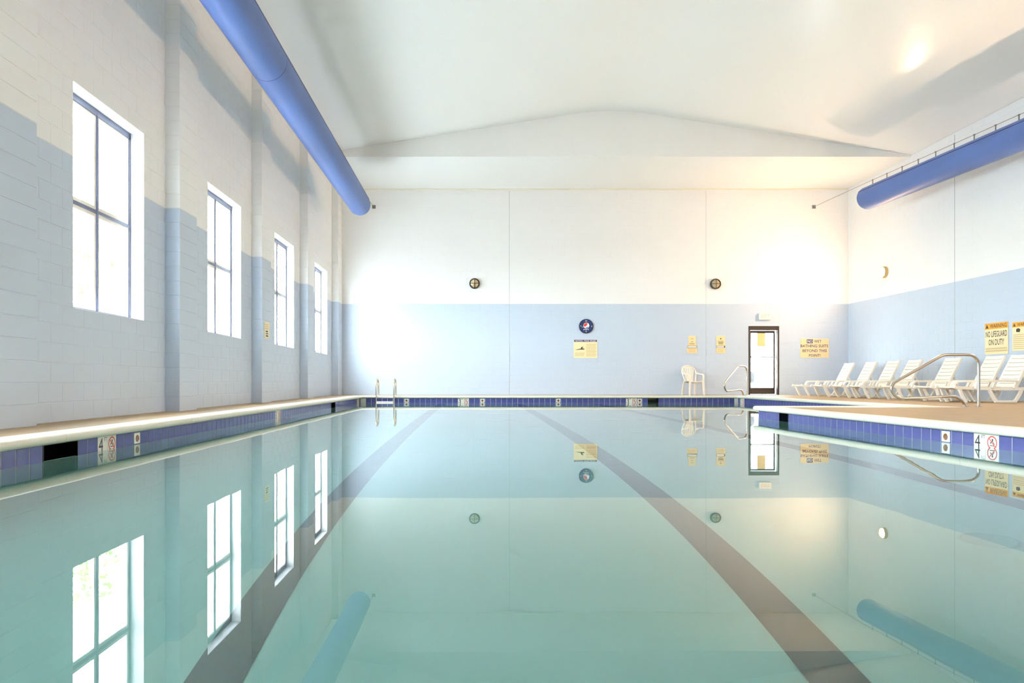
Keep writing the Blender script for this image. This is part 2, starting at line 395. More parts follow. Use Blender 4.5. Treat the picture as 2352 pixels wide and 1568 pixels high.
# ------------------------------------------------------------------ windows
def make_window(i, c):
    w_ = tag(empty('window_%d' % (i + 1), (XL - 0.17, c, WIN_Z0)), kind='structure')
    ww = WIN_HW; hh = WIN_Z1 - WIN_Z0; t = 0.036
    # local: opening spans y -ww..ww, z 0..hh, x 0 toward outside (negative x)
    f = MB(); f.box(-0.06, 0, -ww, ww, 0, t).box(-0.06, 0, -ww, ww, hh - 0.075, hh).box(-0.06, 0, -ww, -ww + t, t, hh - t).box(-0.06, 0, ww - t, ww, t, hh - t)
    f.build('window_frame', 'winframe', w_)
    MB().box(-0.05, 0.005, -0.013, 0.013, t, hh - t, 0, 0.004).build('mullion', 'winframe', w_)
    MB().box(-0.045, 0.0, -ww + t, -0.013, hh / 2 - 0.022, hh / 2 + 0.022, 0, 0.004).box(-0.045, 0.0, 0.013, ww - t, hh / 2 - 0.022, hh / 2 + 0.022, 0, 0.004).build('meeting_rail', 'winframe', w_)
    for (ya, yb) in ((-ww + t, -0.013), (0.013, ww - t)):
        for (za, zb) in ((t, hh / 2 - 0.022), (hh / 2 + 0.022, hh - 0.075)):
            sash = MB(); q = 0.042
            sash.box(-0.04, -0.012, ya, ya + q, za, zb).box(-0.04, -0.012, yb - q, yb, za, zb).box(-0.04, -0.012, ya + q, yb - q, za, za + q).box(-0.04, -0.012, ya + q, yb - q, zb - q, zb)
            so = sash.build('sash', 'plastic', w_)
            MB().box(-0.03, -0.025, ya + q, yb - q, za + q, zb - q).build('pane', 'glass', so)
    return w_
WLAB = ['window beside the viewer', 'window between the two near pilasters', 'largest window in view, nearest the camera, four bright panes', 'second window from the camera, between pilasters',
        'third window along the left wall beside the small beige sign', 'farthest, narrowest looking window near the ladder corner']
for i, c in enumerate(WIN_C): tag(make_window(i, c), WLAB[i])

# ------------------------------------------------------------------ floor (deck) and pool
CW = 0.28; OV = 0.035
fl = MB(); a = CW
fl.box(XL - 0.3, PXL - a, YB - 0.2, YF + 0.25, -0.12, 0)
fl.box(PXL - a, XR + 0.3, PYF + a, YF + 0.25, -0.12, 0)
fl.box(PXA + a, XR + 0.3, PYC - a, PYF + a, -0.12, 0)
fl.box(PXR + a, XR + 0.3, YB - 0.2, PYC - a, -0.12, 0)
fl.box(PXL - a, PXR + a, YB - 0.2, PY0 - a, -0.12, 0)
tag(fl.build('floor', 'deck'), 'tan concrete pool deck', kind='structure')

pool = tag(empty('swimming_pool', (0, 0, 0)), 'long indoor swimming pool with blue waterline tiles and pale coping', 'swimming pool')
zfl = lambda y: ZW - 1.22 + (y - 6.4) * 0.0194
floor_mb = MB()
def bfloor(x0, x1, y0, y1): floor_mb.add([(x0, y0, zfl(y0)), (x1, y0, zfl(y0)), (x1, y1, zfl(y1)), (x0, y1, zfl(y1))], [(0, 1, 2, 3)])
bfloor(PXL - 0.1, PXR + 0.1, PY0 - 0.1, PYC); bfloor(PXL - 0.1, PXA + 0.1, PYC, PYF + 0.1)
floor_mb.build('basin_floor', 'plaster', pool)
TZ0 = TT - 0.1524
def basin_wall(u0, u1, rz, loc, holes):
    wp = wall_panel([u0, u1], [-1.9, TZ0 - 0.004, TT + 0.02], holes, 0.02, lambda u, z: 1 if z > TZ0 - 0.01 else 0, 0, back=False)
    turn(wp, rz, loc).build('basin_wall', ['plaster', 'grout'], pool)
def tilebox(): return MB().box(-0.0747, 0.0747, -0.0025, 0.004, -0.0762, 0.0762, 0, 0.0012)
TILE = tilebox().mesh('tile', 'tile'); TILEW = tilebox().mesh('tile', 'tilewhite')
RETM = MB().box(-0.06, 0.06, -0.008, 0.004, -0.045, 0.062, 0, 0.004).mesh('return_fitting', 'tilewhite')
_rh = MB().lathe([(0.0, -0.0085), (0.022, -0.0085), (0.03, -0.0115), (0.034, -0.0085), (0.034, -0.006)], 16)
RETH = _rh.mesh('nozzle', 'brass', True)
ZT = TT - 0.0762
def num_mesh(txt):
    mb = MB(); add_text(mb, txt, -0.03, 0.0, 0.14, -0.0032, 0.0, fit_h=0.125, width=0.07)
    add_text(mb, 'FT', 0.045, 0.045, 0.05, -0.0032, 0.0, fit_h=0.035, width=0.045); return mb.mesh('depth_numeral', 'black')
NUM = {'4': num_mesh('4'), '3': num_mesh('3')}
_nd = MB(); _nd.ring((0, -0.0034, 0), 0.050, 0.062, 28)
_nd.poly([(-0.043, 0.036), (-0.036, 0.043), (0.043, -0.036), (0.036, -0.043)], -0.0036)
NODIVE = _nd.mesh('no_diving_ring', 'redring')
_sw = MB(); _sw.disc((0.004, -0.0032, 0.026), 0.010, 10); _sw.poly([(-0.02, -0.012), (0.012, 0.014), (0.006, 0.022), (-0.028, -0.004)], -0.0032); _sw.poly([(0.012, 0.010), (0.032, -0.014), (0.027, -0.018), (0.006, 0.006)], -0.0032); _sw.poly([(-0.03, -0.022), (0.03, -0.026), (0.03, -0.032), (-0.03, -0.029)], -0.0032)
SWIM = _sw.mesh('swimmer_pictogram', 'black')
def tile_wall(u0, u1, origin, rz, world, specials, sgn):
    """world(u) -> location on tile plane at tile centre height; sgn=+1 if +u runs left to right when read from the pool"""
    i0 = math.ceil((u0 - origin) / TP - 1e-3); i1 = math.floor((u1 - origin) / TP + 1e-3); holes = []
    skip = set()
    for i, s in specials.items():
        if s[0] == 'skim': skip.update(range(i, i + s[1]))
        elif s[0] == 'mark': skip.update((i, i + 1))
        else: skip.add(i)
    ctr = lambda i: origin + (i + 0.5) * TP
    for i in range(i0, i1):
        if i not in skip: put('tile', TILE, pool, world(ctr(i)), rz)
    for i, s in specials.items():
        if s[0] == 'ret':
            put('tile', TILE, pool, world(ctr(i)), rz)
            r_ = put('return_fitting', RETM, pool, world(ctr(i)), rz)
            put('nozzle', RETH, r_, (0, 0, 0.006))
        elif s[0] == 'mark':
            first, second = (i, i + 1) if sgn > 0 else (i + 1, i)
            t1 = tag(put('depth_marker_tile', TILEW, pool, world(ctr(first)), rz), 'white depth tile reading %s FT' % s[1]); put('depth_numeral', NUM[s[1]], t1)
            t2 = tag(put('depth_marker_tile', TILEW, pool, world(ctr(second)), rz), 'white tile with a red no diving ring'); put('no_diving_ring', NODIVE, t2); put('swimmer_pictogram', SWIM, t2)
        elif s[0] == 'skim':
            a_, b_ = origin + i * TP, origin + (i + s[1]) * TP
            holes.append((a_, b_)); m_ = (a_ + b_) / 2; hw = (b_ - a_) / 2
            sk = MB(); x0, x1, z0, z1, dp = -hw, hw, -0.1, 0.0742, 0.35
            sk.add([(x0, 0, z0), (x1, 0, z0), (x1, 0, z1), (x0, 0, z1), (x0, dp, z0), (x1, dp, z0), (x1, dp, z1), (x0, dp, z1)], [(4, 5, 6, 7), (0, 1, 5, 4), (1, 2, 6, 5), (2, 3, 7, 6), (3, 0, 4, 7)])
            so = put('skimmer', sk.mesh('skimmer', 'dark'), pool, world(m_), rz)
            sf = MB(); e = 0.006
            sf.box(x0, x1, -0.006, 0.004, z1 - e, z1 + 0.002).box(x0, x0 + e, -0.006, 0.004, z0, z1).box(x1 - e, x1, -0.006, 0.004, z0, z1)
            put('skimmer_collar', sf.mesh('skimmer_collar', 'dark'), so)
    return holes
HZ = lambda hs: [(a_, b_, ZT - 0.1, ZT + 0.0742) for a_, b_ in hs]
h = tile_wall(3.7, PYF, 6.115, R(90), lambda u: (PXL, u, ZT), {-5: ('skim', 3), 0: ('mark', '4'), 4: ('ret',), 35: ('mark', '3'), 64: ('skim', 3), 87: ('mark', '3')}, 1)
basin_wall(PY0, PYF, R(90), (PXL, 0, 0), HZ(h))
h = tile_wall(PXL, PXA, -0.452, 0, lambda u: (u, PYF, ZT), {-10: ('ret',), 0: ('mark', '3'), 4: ('ret',), 18: ('ret',), 31: ('mark', '3'), 33: ('ret',), 35: ('skim', 2)}, 1)
basin_wall(PXL, PXA, 0, (0, PYF, 0), HZ(h))
h = tile_wall(4.3, PYC, 6.32, R(-90), lambda u: (PXR, u, ZT), {0: ('mark', '4'), 4: ('ret',), 27: ('skim', 2)}, -1)
basin_wall(-PYC, -PY0, R(-90), (PXR, 0, 0), [(-b_, -a_, z0, z1) for a_, b_, z0, z1 in HZ(h)])
h = tile_wall(PYC, PYF, PYF - 60 * TP, R(-90), lambda u: (PXA, u, ZT), {57: ('mark', '3')}, -1)
basin_wall(-PYF, -PYC, R(-90), (PXA, 0, 0), [])
basin_wall(-PXA, -PXR, R(180), (0, PYC, 0), [])
basin_wall(-PXR, -PXL, R(180), (0, PY0, 0), [])
for x in (-0.92, 1.27, 3.46):
    hw = 0.10; y0, y1 = PY0 + 0.3, PYF - 0.35
    MB().add([(x - hw, y0, zfl(y0) + 0.004), (x + hw, y0, zfl(y0) + 0.004), (x + hw, y1, zfl(y1) + 0.004), (x - hw, y1, zfl(y1) + 0.004)], [(0, 1, 2, 3)]).build('lane_line', 'line', pool)
# main drain
dr = MB().lathe([(0.0, 0.0), (0.11, 0.0), (0.125, -0.012), (0.14, -0.004)], 28)
dr.v = [(x + 2.7, z + 3.7, zfl(3.7) + 0.006 - y) for x, y, z in dr.v]
dr.build('drain_cover', 'drain', pool, True)
# coping, swept in short cast pieces
outline = [(PXL, PY0), (PXL, PYF), (PXA, PYF), (PXA, PYC), (PXR, PYC), (PXR, PY0)]   # clockwise seen from above, deck on the left
prof = [(CW, 0.0), (CW, TT), (-OV, TT)]
for k in range(7):
    q = R(-90 + 180 * k / 6) if False else R(270 - 180 * k / 6)
    prof.append((-OV + 0.004 + 0.036 * math.cos(q) * 0.9 - 0.004, (TT + 0.016) / 2 + (0.016 - TT) / 2 * math.sin(q)))
prof += [(0.02, 0.016), (0.06, 0.009), (0.10, 0.003), (CW, 0.003)]
def turn_sign(i):
    p0, p1, p2 = outline[i - 1], outline[i], outline[(i + 1) % 6]
    return ((p1[0] - p0[0]) * (p2[1] - p1[1]) - (p1[1] - p0[1]) * (p2[0] - p1[0]))
for i in range(6):
    A, B = Vector(outline[i]), Vector(outline[(i + 1) % 6]); L = (B - A).length; d = (B - A).normalized(); nrm = Vector((-d.y, d.x))
    sa = -1 if turn_sign(i) < 0 else 1; sb = 1 if turn_sign((i + 1) % 6) < 0 else -1
    n = max(1, round(L / 1.22)); g = 0.0015
    for k in range(n):
        s0, s1 = L * k / n, L * (k + 1) / n
        vs = []
        for end in (0, 1):
            for (o_, z_) in prof:
                s = s0 + g if end == 0 else s1 - g
                if k == 0 and end == 0: s = 0 + sa * o_
                if k == n - 1 and end == 1: s = L + sb * o_
                p = A + d * s + nrm * o_; vs.append((p.x, p.y, z_))
        N = len(prof)
        fs = [(j, (j + 1) % N, N + (j + 1) % N, N + j) for j in range(N)] + [tuple(range(N))[::-1], tuple(range(N, 2 * N))]
        MB().add(vs, fs).build('coping_stone', 'coping', pool, True)
# water
e = 0.03
wat = MB()
pts = [(PXL - 0.001, PY0 - e), (PXR + 0.001, PY0 - e), (PXR + 0.001, PYC + 0.001), (PXA + 0.001, PYC + 0.001), (PXA + 0.001, PYF + 0.001), (PXL - 0.001, PYF + 0.001)]
zb = -1.85
wat.add([(x, y, ZW) for x, y in pts] + [(x, y, zb) for x, y in pts], [tuple(range(6)), tuple(range(11, 5, -1))] + [(i, 6 + i, 6 + (i + 1) % 6, (i + 1) % 6) for i in range(6)])
tag(wat.build('pool_water', 'water'), 'still clear teal water filling the pool, mirroring the room', 'water', kind='stuff')

# ------------------------------------------------------------------ fabric ducts
def make_duct(name, P0, P1, label, clip):
    P0, P1 = Vector(P0), Vector(P1); d = (P1 - P0).normalized(); L = (P1 - P0).length
    t = tag(empty(name, tuple(P0)), label, 'air duct', 'fabric air ducts')
    r = 0.30; side = Vector((d.y, -d.x, 0)).normalized(); up = Vector((0, 0, 1))
    n = 40; mb = MB(); ring = lambda s, rr: [tuple(d * s + side * rr * math.cos(a_) + up * rr * math.sin(a_)) for a_ in [2 * math.pi * i / n for i in range(n)]]
    stations = [0.0] + [L * k / 24 for k in range(1, 24)] + [L - 0.05]
    vs = []
    for s in stations: vs += ring(s, r)
    mb.add(vs, [(k * n + i, k * n + (i + 1) % n, (k + 1) * n + (i + 1) % n, (k + 1) * n + i) for k in range(len(stations) - 1) for i in range(n)])
    mb.build('duct_body', 'duct', t, True)
    vs = ring(L - 0.05, r) + ring(L - 0.02, r * 0.985) + ring(L, r * 0.90) + ring(L + 0.012, r * 0.5) + [tuple(d * (L + 0.016))]
    MB().add(vs, [(k * n + i, k * n + (i + 1) % n, (k + 1) * n + (i + 1) % n, (k + 1) * n + i) for k in range(3) for i in range(n)] + [(3 * n + i, 3 * n + (i + 1) % n, 4 * n) for i in range(n)]).build('end_cap', 'duct', t, True)
    inner = 1 if P0.x < 3 else -1
    a_ = R(32) if inner > 0 else R(180 - 32)
    off = side * (r + 0.001) * math.cos(a_) + up * (r + 0.001) * math.sin(a_)
    MB().tube([tuple(off), tuple(d * (L - 0.03) + off)], 0.007, 6).build('seam', 'ductseam', t)
    s = (10.8 - P0.y) / d.y
    MB().add(ring(s - 0.006, r + 0.003) + ring(s + 0.006, r + 0.003), [(i, (i + 1) % n, n + (i + 1) % n, n + i) for i in range(n)]).build('zip_ring', 'ductseam', t)
    C = Vector(clip) - P0; top0 = up * (r + 0.13); top1 = d * L + up * (r + 0.13)
    MB().tube([tuple(top0), tuple(top1), tuple(C)], 0.006, 6).build('cable', 'cable', t)
    hm = MB().box(-0.006, 0.006, -0.012, 0.012, -0.135, 0.008).box(-0.012, 0.012, -0.02, 0.02, -0.01, 0.012).mesh('hanger', 'cable')
    k = int(L / 0.57)
    for i in range(k): put('hanger', hm, t, tuple(d * (L - 0.25 - 0.57 * i) + up * (r + 0.13)))
    MB().box(C.x - 0.055, C.x + 0.055, C.y, C.y + 0.02, C.z - 0.055, C.z + 0.055, 0, 0.004).tube([(C.x, C.y + 0.005, C.z), (C.x, C.y - 0.06, C.z)], 0.018, 8).build('wall_anchor', 'cable', t)
make_duct('fabric_duct', (-3.16, YB + 0.05, 5.318), (-3.16, 19.6, 5.318), 'blue fabric air duct hanging along the left wall above the windows', (-3.12, YF - 0.026, 5.88))
make_duct('fabric_duct', (12.05 - 0.2, YB + 0.5, 5.318) if False else (11.30, 9.0, 5.318), (10.53, 18.9, 5.318), 'blue fabric air duct hanging along the right wall, lit from below', (10.64, YF - 0.026, 5.88))

# ------------------------------------------------------------------ wall lamps
def make_lamp(loc, rz, lit, label):
    t = tag(empty('bulkhead_lamp', loc, rz), label, 'wall lamp', 'round bulkhead lamps')
    r = 0.163
    MB().lathe([(0.0, -0.002), (r, -0.002), (r, -0.078), (r - 0.008, -0.09), (r - 0.026, -0.09), (r - 0.03, -0.05)], 36).build('housing', 'lampring_lit' if lit else 'lampring', t, True)
    prof_ = [((r - 0.032) * math.cos(R(q)), -0.062 - 0.048 * math.sin(R(q))) for q in (0, 15, 30, 45, 60, 75, 88)]
    MB().lathe(prof_, 32).build('glass_dome', 'lit' if lit else 'lampglass', t, True)
    for k in (0, 1):
        pts = []
        for q in range(0, 181, 15):
            c_ = (r - 0.02) * math.cos(R(q)); y_ = -0.078 - 0.044 * math.sin(R(q))
            pts.append((c_, y_, 0) if k else (0, y_, c_))
        MB().tube(pts, 0.009, 8).build('guard_bar', 'lampring_lit' if lit else 'lampring', t, True)
    return t
make_lamp((0.027, YF - 0.003, 3.478), 0, False, 'unlit round bulkhead lamp high on the far wall, left of the clock')
make_lamp((7.55, YF - 0.003, 3.465), 0, False, 'unlit round bulkhead lamp on the far wall above the two small tan signs')
make_lamp((XR - 0.003, 20.09, 3.53), R(-90), True, 'glowing round bulkhead lamp high on the right wall')
make_lamp((XR - 0.003, 12.60, 3.53), R(-90), True, 'glowing bulkhead lamp on the right wall beyond the picture edge')
make_lamp((XR - 0.003, 5.10, 3.53), R(-90), True, 'glowing bulkhead lamp on the right wall beside the viewer')

# ------------------------------------------------------------------ door
door = tag(empty('door_1', (DX0, YF, 0)), 'dark bronze framed glass door standing slightly ajar', kind='structure')
dw = DX1 - DX0; dh = DZ1
MB().box(0, 0.05, -0.012, 0.11, 0, dh, 0, 0.004).box(dw - 0.05, dw, -0.012, 0.11, 0, dh, 0, 0.004).box(0.05, dw - 0.05, -0.012, 0.11, dh - 0.13, dh, 0, 0.004).build('door_frame', 'bronze', door)
MB().box(0.02, dw - 0.02, 0.0, 0.13, 0.0, 0.018, 0, 0.004).build('threshold', 'cable', door)
leaf = empty('door_leaf', (0.052, 0.05, 0.022), R(6.5)); leaf.parent = door
lw = dw - 0.108; lh = dh - 0.16
lf = MB().box(0, 0.05, 0, 0.045, 0, lh).box(lw - 0.05, lw, 0, 0.045, 0, lh).box(0.05, lw - 0.05, 0, 0.045, 0, 0.20).box(0.05, lw - 0.05, 0, 0.045, lh - 0.075, lh)
lf.build('leaf_frame', 'bronze', leaf)
MB().box(0.05, lw - 0.05, 0.018, 0.026, 0.2, lh - 0.075).build('pane', 'glass', leaf)
MB().tube([(0.03, -0.035, 1.17), (lw - 0.03, -0.035, 1.17)], 0.014, 8).box(0.02, 0.045, -0.04, 0.0, 1.15, 1.19).box(lw - 0.045, lw - 0.02, -0.04, 0.0, 1.15, 1.19).build('push_bar', 'bronze', leaf)
MB().tube([(lw - 0.03, 0.0, 1.12), (lw - 0.11, -0.03, 1.12), (lw - 0.11, -0.03, 0.92), (lw - 0.03, 0.0, 0.92)], 0.008, 6).build('pull_handle', 'steel', leaf)
MB().box(0.26, 0.53, 0.012, 0.0165, 1.50, 1.93).build('paper_notice', 'paper', leaf)
# outside the door
tag(MB().box(3.0, 15.0, YF + 0.25, YF + 9, -0.14, -0.02).build('trim_2', 'patio'), 'pale concrete patio outside the door', kind='structure')
tag(MB().box(3.0, 15.0, YF + 6.0, YF + 6.2, -0.02, 3.4).build('wall_sky_screen', 'patio'), 'pale wall added beyond the patio door to hide the bright sky', kind='structure')  # added screen, dims the outdoors seen through the glass
tag(MB().box(6.0, 12.5, YF + 0.26, YF + 2.6, 2.55, 2.68).build('trim_4', 'patio'), 'pale roof slab added outside the patio door to block skylight', kind='structure')  # added slab, keeps open sky off the patio
tag(MB().box(-40, XL - 0.3, -20, 45, -0.5, -0.35).build('trim_3', 'yard'), 'unseen ground outside the left windows, made pale to bounce daylight in', kind='structure')  # out of view; pale surface bounces daylight up to the ceiling
pc = tag(empty('patio_chair', (9.55, 24.2, -0.02), R(8)), 'grey patio chair seen through the glass door', 'chair')
MB().box(-0.24, 0.24, -0.24, 0.24, 0.40, 0.44, 0, 0.01).build('seat', 'greychair', pc)
bk = MB(); prof2 = [(-0.20, 0.44), (-0.22, 0.62), (-0.19, 0.72), (-0.12, 0.78), (0, 0.80), (0.12, 0.78), (0.19, 0.72), (0.22, 0.62), (0.20, 0.44)]
bk.add([(x, 0.22, z) for x, z in prof2] + [(x, 0.25, z) for x, z in prof2], [tuple(range(9)), tuple(range(17, 8, -1))] + [(i, 9 + i, 9 + (i + 1) % 9, (i + 1) % 9) for i in range(9)])
bk.build('backrest', 'greychair', pc)
for sx in (-1, 1):
    for sy in (-1, 1): MB().tube([(0.2 * sx, 0.2 * sy, 0.4), (0.23 * sx, 0.23 * sy, 0)], 0.014, 8).build('leg', 'greychair', pc)
pt = tag(empty('patio_table', (10.45, 24.6, -0.02)), 'spindly metal patio table seen through the glass door', 'table')
MB().box(-0.45, 0.45, -0.35, 0.35, 0.84, 0.87, 0, 0.008).build('table_top', 'greychair', pt)
for sx in (-1, 1):
    for sy in (-1, 1): MB().tube([(0.40 * sx, 0.3 * sy, 0.84), (0.40 * sx, 0.3 * sy, 0)], 0.014, 8).build('leg', 'greychair', pt)
MB().tube([(-0.4, -0.3, 0.5), (0.4, -0.3, 0.5)], 0.01, 6).build('stretcher', 'greychair', pt)
# exit sign
ex = tag(empty('exit_sign', (9.095, YF - 0.003, 2.345)), 'small white lit exit sign box above the glass door', 'exit sign')
MB().box(-0.185, 0.185, -0.075, -0.002, 0, 0.215, 0, 0.008).build('sign_box', 'exit', ex)
mb = MB(); add_text(mb, 'EXIT', 0, 0.108, 0.16, -0.0762, 0.006, width=0.25, fit_h=0.12); mb.build('lettering', 'exitred', ex)

# ------------------------------------------------------------------ signs
def sign(name, label, cat, x, y, z0, w_, h_, rz, base, elems, cut=None):
    """plate in local x (centre 0) and z 0..h_, front facing -y"""
    t = tag(empty(name, (x, y, z0), rz), label, cat)
    pl = MB()
    if cut: 
        N = len(cut); pl.add([(px, -0.008, pz) for px, pz in cut] + [(px, 0.0, pz) for px, pz in cut], [tuple(range(N)), tuple(range(2 * N - 1, N - 1, -1))] + [(i, N + i, N + (i + 1) % N, (i + 1) % N) for i in range(N)])
    else: pl.box(-w_ / 2, w_ / 2, -0.008, 0, 0, h_, 0, 0.002)
    pl.build('board', base, t)
    groups = {}
    for el in elems:
        mb = groups.setdefault((el[1], el[2]), MB()); lay = -0.0086 - 0.0006 * el[3]
        if el[0] == 'rect': mb.rect(el[4], el[5], el[6], el[7], lay)
        elif el[0] == 'text': add_text(mb, el[4], el[5], el[6], 0.1, lay, 0.012, width=el[7], fit_h=el[8])
        elif el[0] == 'poly': mb.poly(el[4], lay)
    for (nm, m), mb in groups.items(): mb.build(nm, m, t)
    return t
YS = YF - 0.006
lines = lambda x0, x1, z0, z1, n, m='inksoft', rag=0.12: [('rect', 'small_print', m, 0, x0, x1 - (x1 - x0) * rag * random.random(), z0 + (z1 - z0) * k / n, z0 + (z1 - z0) * (k + 0.45) / n) for k in range(n)]
# notice: pool rules
W_, H_ = 0.74, 0.575
swim = [(-0.33, 0.285), (-0.27, 0.265), (-0.22, 0.285), (-0.16, 0.29), (-0.125, 0.345), (-0.085, 0.355), (-0.06, 0.33), (-0.095, 0.33), (-0.10, 0.30), (-0.05, 0.30), (-0.03, 0.285), (-0.05, 0.265), (-0.16, 0.265), (-0.22, 0.262), (-0.27, 0.25)]
sign('notice_board', 'beige pool rules notice with dark header, hung below the clock', 'sign', 3.497, YS, 0.418 + 0.735, W_, H_, 0, 'signcream',
     [('rect', 'header_band', 'purple', 0, -0.355, 0.355, 0.505, 0.57), ('text', 'header_lettering', 'printwhite', 1, 'NOTICE : POOL RULES', 0, 0.537, 0.64, 0.042), ('poly', 'swimmer_print', 'ink', 0, swim)]
     + lines(0.02, 0.34, 0.06, 0.46, 9) + lines(-0.33, -0.03, 0.07, 0.19, 3))
# two small tan signs
xa = (1589.5 - 1088) / 73.4; xb = (1655 - 1088) / 73.4; zs0 = 0.418 + (876 - 811) / 73.4
cutA = [(-0.155, 0.0), (0.155, 0.0), (0.155, 0.24), (0.115, 0.28), (0.115, 0.545), (-0.115, 0.545), (-0.115, 0.28), (-0.155, 0.24)]
sign('small_sign', 'small tan no diving sign with a narrower top, left of its pair', 'sign', xa, YS, zs0, 0.31, 0.545, 0, 'signtan',
     [('text', 'lettering', 'ink', 0, 'NO', 0, 0.36, 0.055, 0.036), ('text', 'lettering', 'ink', 0, 'DIVING', 0, 0.295, 0.155, 0.04), ('rect', 'pictogram', 'ink', 0, -0.05, 0.045, 0.448, 0.456),
      ('rect', 'band', 'ink', 0, -0.15, 0.15, 0.165, 0.235), ('rect', 'band_print', 'printwhite', 1, -0.14, 0.14, 0.178, 0.222)] + lines(-0.12, 0.12, 0.03, 0.15, 4), cutA)
sign('small_sign', 'small tan no running sign, nearer the glass door of its pair', 'sign', xb, YS, zs0, 0.28, 0.545, 0, 'signtan',
     [('text', 'lettering', 'ink', 0, 'NO RUNNING', 0, 0.375, 0.18, 0.03), ('rect', 'small_print_dark', 'ink', 0, -0.08, 0.085, 0.328, 0.346), ('rect', 'small_print_dark', 'ink', 0, -0.07, 0.07, 0.286, 0.304),
      ('poly', 'pictogram', 'ink', 0, [(-0.018, 0.43), (0.02, 0.435), (0.015, 0.475), (-0.005, 0.48)]), ('rect', 'band', 'ink', 0, -0.135, 0.135, 0.17, 0.232), ('rect', 'band_print', 'printwhite', 1, -0.125, 0.105, 0.182, 0.22)] + lines(-0.11, 0.11, 0.03, 0.15, 4))
# no wet bathing suits
zq = 0.418 + (876 - 821.5) / 73.4
sign('bathing_suit_sign', 'orange tan sign forbidding wet bathing suits, right of the door', 'sign', (1870.7 - 1088) / 73.4, YS, zq, 0.885, 0.595, 0, 'signtan',
     [('rect', 'word_box', 'purple', 0, -0.245, -0.06, 0.455, 0.575), ('text', 'box_lettering', 'printwhite', 1, 'NO', -0.152, 0.515, 0.145, 0.085),
      ('text', 'lettering', 'purple', 0, 'WET', 0.095, 0.515, 0.225, 0.085), ('text', 'lettering', 'purple', 0, 'BATHING SUITS', -0.01, 0.37, 0.86, 0.088),
      ('text', 'lettering', 'purple', 0, 'BEYOND THIS', 0.0, 0.222, 0.76, 0.088), ('text', 'lettering', 'purple', 0, 'POINT!', 0.0, 0.075, 0.36, 0.085)])
# right wall warnings
XS = XR - 0.006
sign('warning_sign', 'warning sign with orange header reading no lifeguard on duty', 'sign', XS, 15.80, 0.418 + 0.61, 0.70, 0.71, R(-90), 'signcream',
     [('rect', 'header_band', 'signorange', 0, -0.35, 0.35, 0.57, 0.71), ('text', 'header_lettering', 'ink', 1, 'WARNING', 0.06, 0.64, 0.50, 0.09), ('poly', 'warning_triangle', 'ink', 1, [(-0.33, 0.595), (-0.235, 0.595), (-0.283, 0.685)]),
      ('text', 'lettering', 'ink', 0, 'NO LIFEGUARD', 0, 0.46, 0.64, 0.135), ('text', 'lettering', 'ink', 0, 'ON DUTY', 0, 0.275, 0.47, 0.135), ('rect', 'small_print', 'inksoft', 0, -0.33, 0.33, 0.06, 0.10), ('rect', 'small_print', 'inksoft', 0, -0.33, 0.32, 0.115, 0.15)])
sign('warning_sign', 'warning sign cut by the right picture edge, orange header above lines of text', 'sign', XS, 15.02, 0.418 + 0.66, 0.62, 0.62, R(-90), 'signcream',
     [('rect', 'header_band', 'signorange', 0, -0.31, 0.31, 0.51, 0.62), ('text', 'header_lettering', 'ink', 1, 'WARNING', 0.05, 0.565, 0.44, 0.07), ('poly', 'warning_triangle', 'ink', 1, [(-0.29, 0.53), (-0.21, 0.53), (-0.25, 0.60)]),
      ('poly', 'pictogram', 'ink', 0, [(-0.2, 0.41), (-0.1, 0.40), (-0.08, 0.46), (-0.14, 0.49), (-0.2, 0.47)])] + lines(-0.28, 0.28, 0.04, 0.38, 8, 'inksoft', 0.05))
sign('small_sign', 'small beige sign fixed to a pilaster on the left wall', 'sign', XL + PIL + 0.001, 14.02, 0.418 + 0.86, 0.32, 0.32, R(90), 'signcream',
     lines(-0.13, 0.13, 0.18, 0.30, 3) + [('rect', 'small_print_dark', 'ink', 0, -0.08, 0.08, 0.03, 0.06), ('rect', 'small_print_dark', 'ink', 0, -0.08, 0.08, 0.08, 0.10), ('rect', 'small_print_dark', 'ink', 0, -0.08, 0.06, 0.12, 0.15)])

# wall clock with a soda logo
ck = tag(empty('wall_clock', (3.515, YF - 0.005, 0.418 + (876 - 749) / 73.4)), 'round navy wall clock with a red white and blue globe emblem', 'clock')
MB().lathe([(0.0, -0.001), (0.225, -0.001), (0.225, -0.035), (0.212, -0.042), (0.205, -0.028)], 48).build('rim', 'clockrim', ck, True)
MB().disc((0, -0.028, 0), 0.206, 48).build('clock_face', 'navy', ck)
gc = (0.005, 0.018); gr = 0.092
MB().disc((gc[0], -0.030, gc[1]), gr, 40).build('globe_emblem', 'printwhite', ck)
def glob(z_lo, z_hi, rr=0.9):
    return None
top = []; bot = []; r9 = gr * 0.9
arc = lambda a0, a1, n: [(gc[0] + r9 * math.cos(R(a0 + (a1 - a0) * i / n)), gc[1] + r9 * math.sin(R(a0 + (a1 - a0) * i / n))) for i in range(n + 1)]
bez = lambda p, q, r_, s, n=10: [tuple((1 - t) ** 3 * p[j] + 3 * (1 - t) ** 2 * t * q[j] + 3 * (1 - t) * t * t * r_[j] + t ** 3 * s[j] for j in (0, 1)) for t in [i / n for i in range(n + 1)]]
a = arc(62, 222, 20); redp = a + bez(a[-1], (gc[0] - 0.01, gc[1] - 0.045), (gc[0] + 0.02, gc[1] + 0.0), a[0])[1:-1]
MB().poly(redp, -0.0312).build('emblem_red', 'red', ck)
b = arc(250, 335, 14); blp = b + bez(b[-1], (gc[0] + 0.03, gc[1] - 0.045), (gc[0] + 0.0, gc[1] - 0.052), b[0])[1:-1]
MB().poly(blp, -0.0312).build('emblem_blue', 'globeblue', ck)
